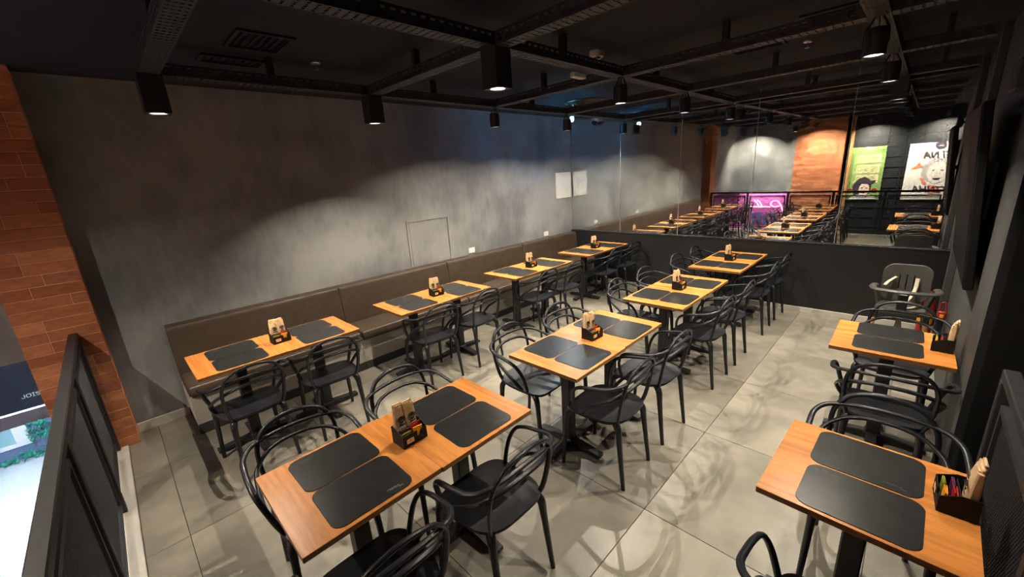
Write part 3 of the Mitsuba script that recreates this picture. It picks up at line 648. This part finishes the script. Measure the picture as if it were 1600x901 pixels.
# ------------------------------------------------------------------ posters and shop across the void (seen in the mirror)
def facing_y(m): return m.apply_transform(np.array([[-1, 0, 0, 0], [0, 0, 1, 0], [0, 1, 0, 0], [0, 0, 0, 1.]]))   # xy drawing -> wall facing +y, read from +y
PY = YM+.112
def art(parent, name, poly, mat, x, z, d, label=None, y=None):
    m = extrude(poly, .002) if isinstance(poly, (list, np.ndarray)) else poly
    m = facing_y(m); m.apply_translation([x, (PY if y is None else y)+d, z]); part(parent, name, ply(m, mat), label=label)
def rect(w, h, cx=0, cy=0): return [(cx-w/2, cy-h/2), (cx+w/2, cy-h/2), (cx+w/2, cy+h/2), (cx-w/2, cy+h/2)]
pg = thing('green_poster', 'tall green poster with cream block letters and a woman in a dark cap', 'poster'); gx, gz = -1.165, 1.295
art(pg, 'sheet', rect(.72, 1.43), 'm_poster_green', gx, gz, .0)
art(pg, 'badge', [(.12*math.cos(a), .66+.05-.10*math.sin(a)) for a in np.linspace(0, math.pi, 14)][::-1], 'm_cream', gx, gz, .002)
badge = meshkit.text_mesh('LOJA', .03, .002, True); badge.apply_translation([-badge.bounds.mean(0)[0], .645, 0]); art(pg, 'badge_text', badge, 'm_red', gx, gz, .004)
for i, zz in enumerate((.40, .13, -.14)):
    for j, ch in enumerate('ISSO'):
        w = (.07, .13, .13, .13)[j]; cx = (-.245, -.135, .005, .145)[j]
        art(pg, 'letter_block', rect(w, .215, cx, zz), 'm_cream', gx, gz, .002)
        if ch != 'I':
            t = meshkit.text_mesh(ch, .12, .002, True); t.apply_translation([cx-t.bounds.mean(0)[0], zz-.06, 0]); art(pg, 'letter', t, 'm_poster_green', gx, gz, .004)
    art(pg, 'letter_block', rect(.035, .035, .245, zz-.09), 'm_cream', gx, gz, .002)
art(pg, 'figure_hair', [(.20*math.cos(a)+.04, -.36+(.22 if math.sin(a) > 0 else .30)*math.sin(a)) for a in np.linspace(0, 2*math.pi, 30, endpoint=False)], 'm_print_dark', gx, gz, .006)
art(pg, 'figure_face', ellipse(.115, .185, 24, -.015, -.43), 'm_skin', gx, gz, .008)
art(pg, 'figure_cap', [(.20, -.25), (.13, -.13), (.02, -.09), (-.09, -.13), (-.13, -.20), (-.24, -.18), (-.22, -.24), (-.12, -.29), (.05, -.27)][::-1], 'm_print_dark', gx, gz, .010)
art(pg, 'figure_eye', ellipse(.022, .010, 10, .03, -.39), 'm_print_dark', gx, gz, .010); art(pg, 'figure_eye', ellipse(.022, .010, 10, -.07, -.39), 'm_print_dark', gx, gz, .010)
art(pg, 'figure_mouth', ellipse(.035, .009, 10, -.02, -.52), 'm_red', gx, gz, .010)
art(pg, 'figure_shirt', [(-.30, -.70), (.30, -.70), (.24, -.60), (.08, -.57), (-.12, -.57), (-.26, -.61)], 'm_poster_white', gx, gz, .009)
art(pg, 'red_fruit', ellipse(.065, .055, 16, -.24, -.46), 'm_red', gx, gz, .006); art(pg, 'red_fruit', ellipse(.06, .055, 16, .29, -.46), 'm_red', gx, gz, .006)
pw_ = thing('white_poster', 'large white poster with black hand lettering, orange strokes and a sketched head', 'poster'); wx, wz = .21, 1.295
art(pw_, 'sheet', rect(1.15, 1.43), 'm_poster_white', wx, wz, 0)
def words(s, h, cx, cz, slant=.0):
    t = meshkit.text_mesh(s, h, .002, True); t.apply_translation([-t.bounds.mean(0)[0], -h/2, 0])
    v = t.vertices; v[:, 0] += slant*v[:, 1]; t.vertices = v; t.apply_transform(trimesh.transformations.rotation_matrix(.06, [0, 0, 1])); t.apply_translation([cx, cz, 0]); return t
art(pw_, 'lettering', words('FEi NA', .15, -.02, .40, .25), 'm_print_dark', wx, wz, .006)
art(pw_, 'lettering', words('TINHA', .15, .06, -.45, .25), 'm_print_dark', wx, wz, .006)
art(pw_, 'logo_disc', ellipse(.10, .10, 24, -.0, .64), 'm_print_dark', wx, wz, .006); art(pw_, 'logo_bar', rect(.12, .022, 0, .62), 'm_print_grey', wx, wz, .008)
art(pw_, 'sketched_hair', ellipse(.27, .30, 26, .0, .02), 'm_print_grey', wx, wz, .003)
art(pw_, 'sketched_face', ellipse(.185, .27, 26, -.03, -.04), 'm_poster_white', wx, wz, .005)
for cx in (-.10, .05): art(pw_, 'sketched_eye', ellipse(.026, .016, 12, cx, .02), 'm_print_dark', wx, wz, .007)
art(pw_, 'sketched_mouth', [(.075*math.cos(a)-.03, -.17-.055*math.sin(a)) for a in np.linspace(0, math.pi, 12)][::-1], 'm_print_dark', wx, wz, .007)
for q in ([(.22, .12), (.46, .05), (.47, .10), (.38, .16), (.33, .24), (.30, .16)], [(.22, -.16), (.28, -.15), (.20, -.32), (.12, -.34)], [(-.02, -.36), (.10, -.34), (.08, -.56), (-.16, -.56), (-.14, -.50)]):
    art(pw_, 'orange_stroke', q, 'm_print_orange', wx, wz, .004)
art(pw_, 'orange_stroke', [(-.42, -.30), (-.34, -.30), (-.34, .22), (-.40, .24)], 'm_print_orange', wx, wz, .004)

sh = thing('pink_shop_front', 'bright pink shop front with a white neon script below the bulkhead', 'shop front'); SY = YM-.55
part(sh, 'panel', ply(box(-4.55, -2.93, SY-.1, SY, ZL, .93), 'm_pink'))
part(sh, 'side_panel', ply(box(-5.6, -4.58, SY-.1, SY+.03, ZL, .93), 'm_pink_dark'))
part(sh, 'light_strip', {**ply(box(-4.55, -2.93, SY, SY+.03, .765, .785), 'm_lamp'), 'emitter': {'type': 'area', 'sampling_weight': .05, 'radiance': rgb(5.0, 2.6, 4.0)}}, label='glowing light strip')
neon = catmull([(-3.15, .10), (-3.25, .34), (-3.36, .47), (-3.50, .45), (-3.53, .34), (-3.42, .28), (-3.28, .31)], 6)
nt = [tube(np.c_[neon[:, 0], np.full(len(neon), SY+.03), neon[:, 1]], .012, 6), tube([(-3.55, SY+.03, .28), (-3.9, SY+.03, .27), (-4.25, SY+.03, .29)], .012, 6)]
for dx in (0, -.10): nt.append(tube(catmull([(-3.78+dx, SY+.03, .28), (-3.88+dx, SY+.03, .44), (-3.95+dx, SY+.03, .50)], 4), .012, 6))
part(sh, 'neon_script', {**ply(cat(*nt), 'm_lamp'), 'emitter': {'type': 'area', 'sampling_weight': .05, 'radiance': rgb(4.0, 3.2, 4.4)}}, label='white neon script')
t = meshkit.text_mesh('OR', .42, .03, True); facing_y(t); t.apply_translation([-3.30, SY, -.36]); part(sh, 'block_letters', ply(t, 'm_slate'), label='slate blue block letters')

# kiosk on the lower floor, far left
ki = thing('mall_kiosk', 'dark shop counter with a glass display, white frame and plants on the lower floor', 'kiosk'); KX = -10.8
part(ki, 'fascia', ply(box(KX-.5, KX, -6, -.6, -1.50, -.30), 'm_fascia')); part(ki, 'light_line', {**ply(box(KX, KX+.02, -6, -.6, -1.53, -1.50), 'm_lamp'), 'emitter': {'type': 'area', 'sampling_weight': .05, 'radiance': rgb(.9, .95, 1.2)}})
part(ki, 'counter', ply(box(KX-.5, KX+.02, -6, -.6, -1.76, -1.53), 'm_brown')); part(ki, 'display_glass', ply(box(KX-.02, KX+.0, -6, -1.93, -2.06, -1.76), 'm_teal'))
part(ki, 'display_frame', ply(cat(box(KX-.02, KX+.03, -6, -1.78, -2.13, -2.06), box(KX-.02, KX+.03, -1.95, -1.78, -2.06, -1.76)), 'm_white_plastic'))
part(ki, 'base', ply(box(KX-.5, KX, -6, -.6, ZL, -2.13), 'm_planter')); part(ki, 'end_post', ply(box(KX-.1, KX+.01, -1.78, -.6, -2.13, -1.76), 'm_planter'))
tx = meshkit.text_mesh('JOIS', .07, .004); tx.apply_transform(np.array([[0, 0, 1, 0], [1, 0, 0, 0], [0, 1, 0, 0], [0, 0, 0, 1.]])); tx.apply_translation([KX, -1.70, -1.30]); part(ki, 'lettering', ply(tx, 'm_white_plastic'))
rl = np.random.default_rng(4); lv = []
for i in range(420):
    if i < 330: c = np.array([KX+.06+rl.uniform(0, .10), rl.uniform(-4.2, -1.6), rl.uniform(-2.38, -2.22)])
    else: c = np.array([KX+.06+rl.uniform(0, .08), rl.uniform(-1.78, -1.5), rl.uniform(-2.1, -1.75)])
    d = rl.normal(size=3); d /= np.linalg.norm(d); e = np.cross(d, rl.normal(size=3)); e /= np.linalg.norm(e)
    lv.append(trimesh.convex.convex_hull(np.array([c-d*.045, c+d*.045, c+e*.018, c-e*.018, c+np.cross(d, e)*.004])))
k = thing('planting', 'bright green leafy plants along the foot of the shop counter', 'plants'); scene[k] = ply(cat(*lv), 'm_leaf'); labels[k]['kind'] = 'stuff'

# light panels in the low ceiling of the mall hall, out of view under it
for x, y, z, n in ((-7.9, -1.9, .86, 'over the pale floor'), (-3.75, YM-.27, .81, 'in the soffit over the pink shop front')):
    k = thing('mall_light_panel', f'bright white light panel {n}', 'ceiling light'); q = .6 if 'pink' in n else 1.
    part(k, 'frame', ply(extrude(rect(1.26, .6*q+.06, x, y), .03, [rect(1.2, .6*q, x, y)[::-1]]).apply_translation([0, 0, z-.03]), 'm_white_plastic'))
    m = box(x-.6, x+.6, y-.3*q, y+.3*q, z-.015, z)
    part(k, 'diffuser', {**ply(m, 'm_lamp'), 'emitter': {'type': 'area', 'sampling_weight': .4 if 'pink' in n else 2.5, 'radiance': rgb(*[MALL_PANEL*(.09 if 'pink' in n else 1)*c for c in COOL])}})
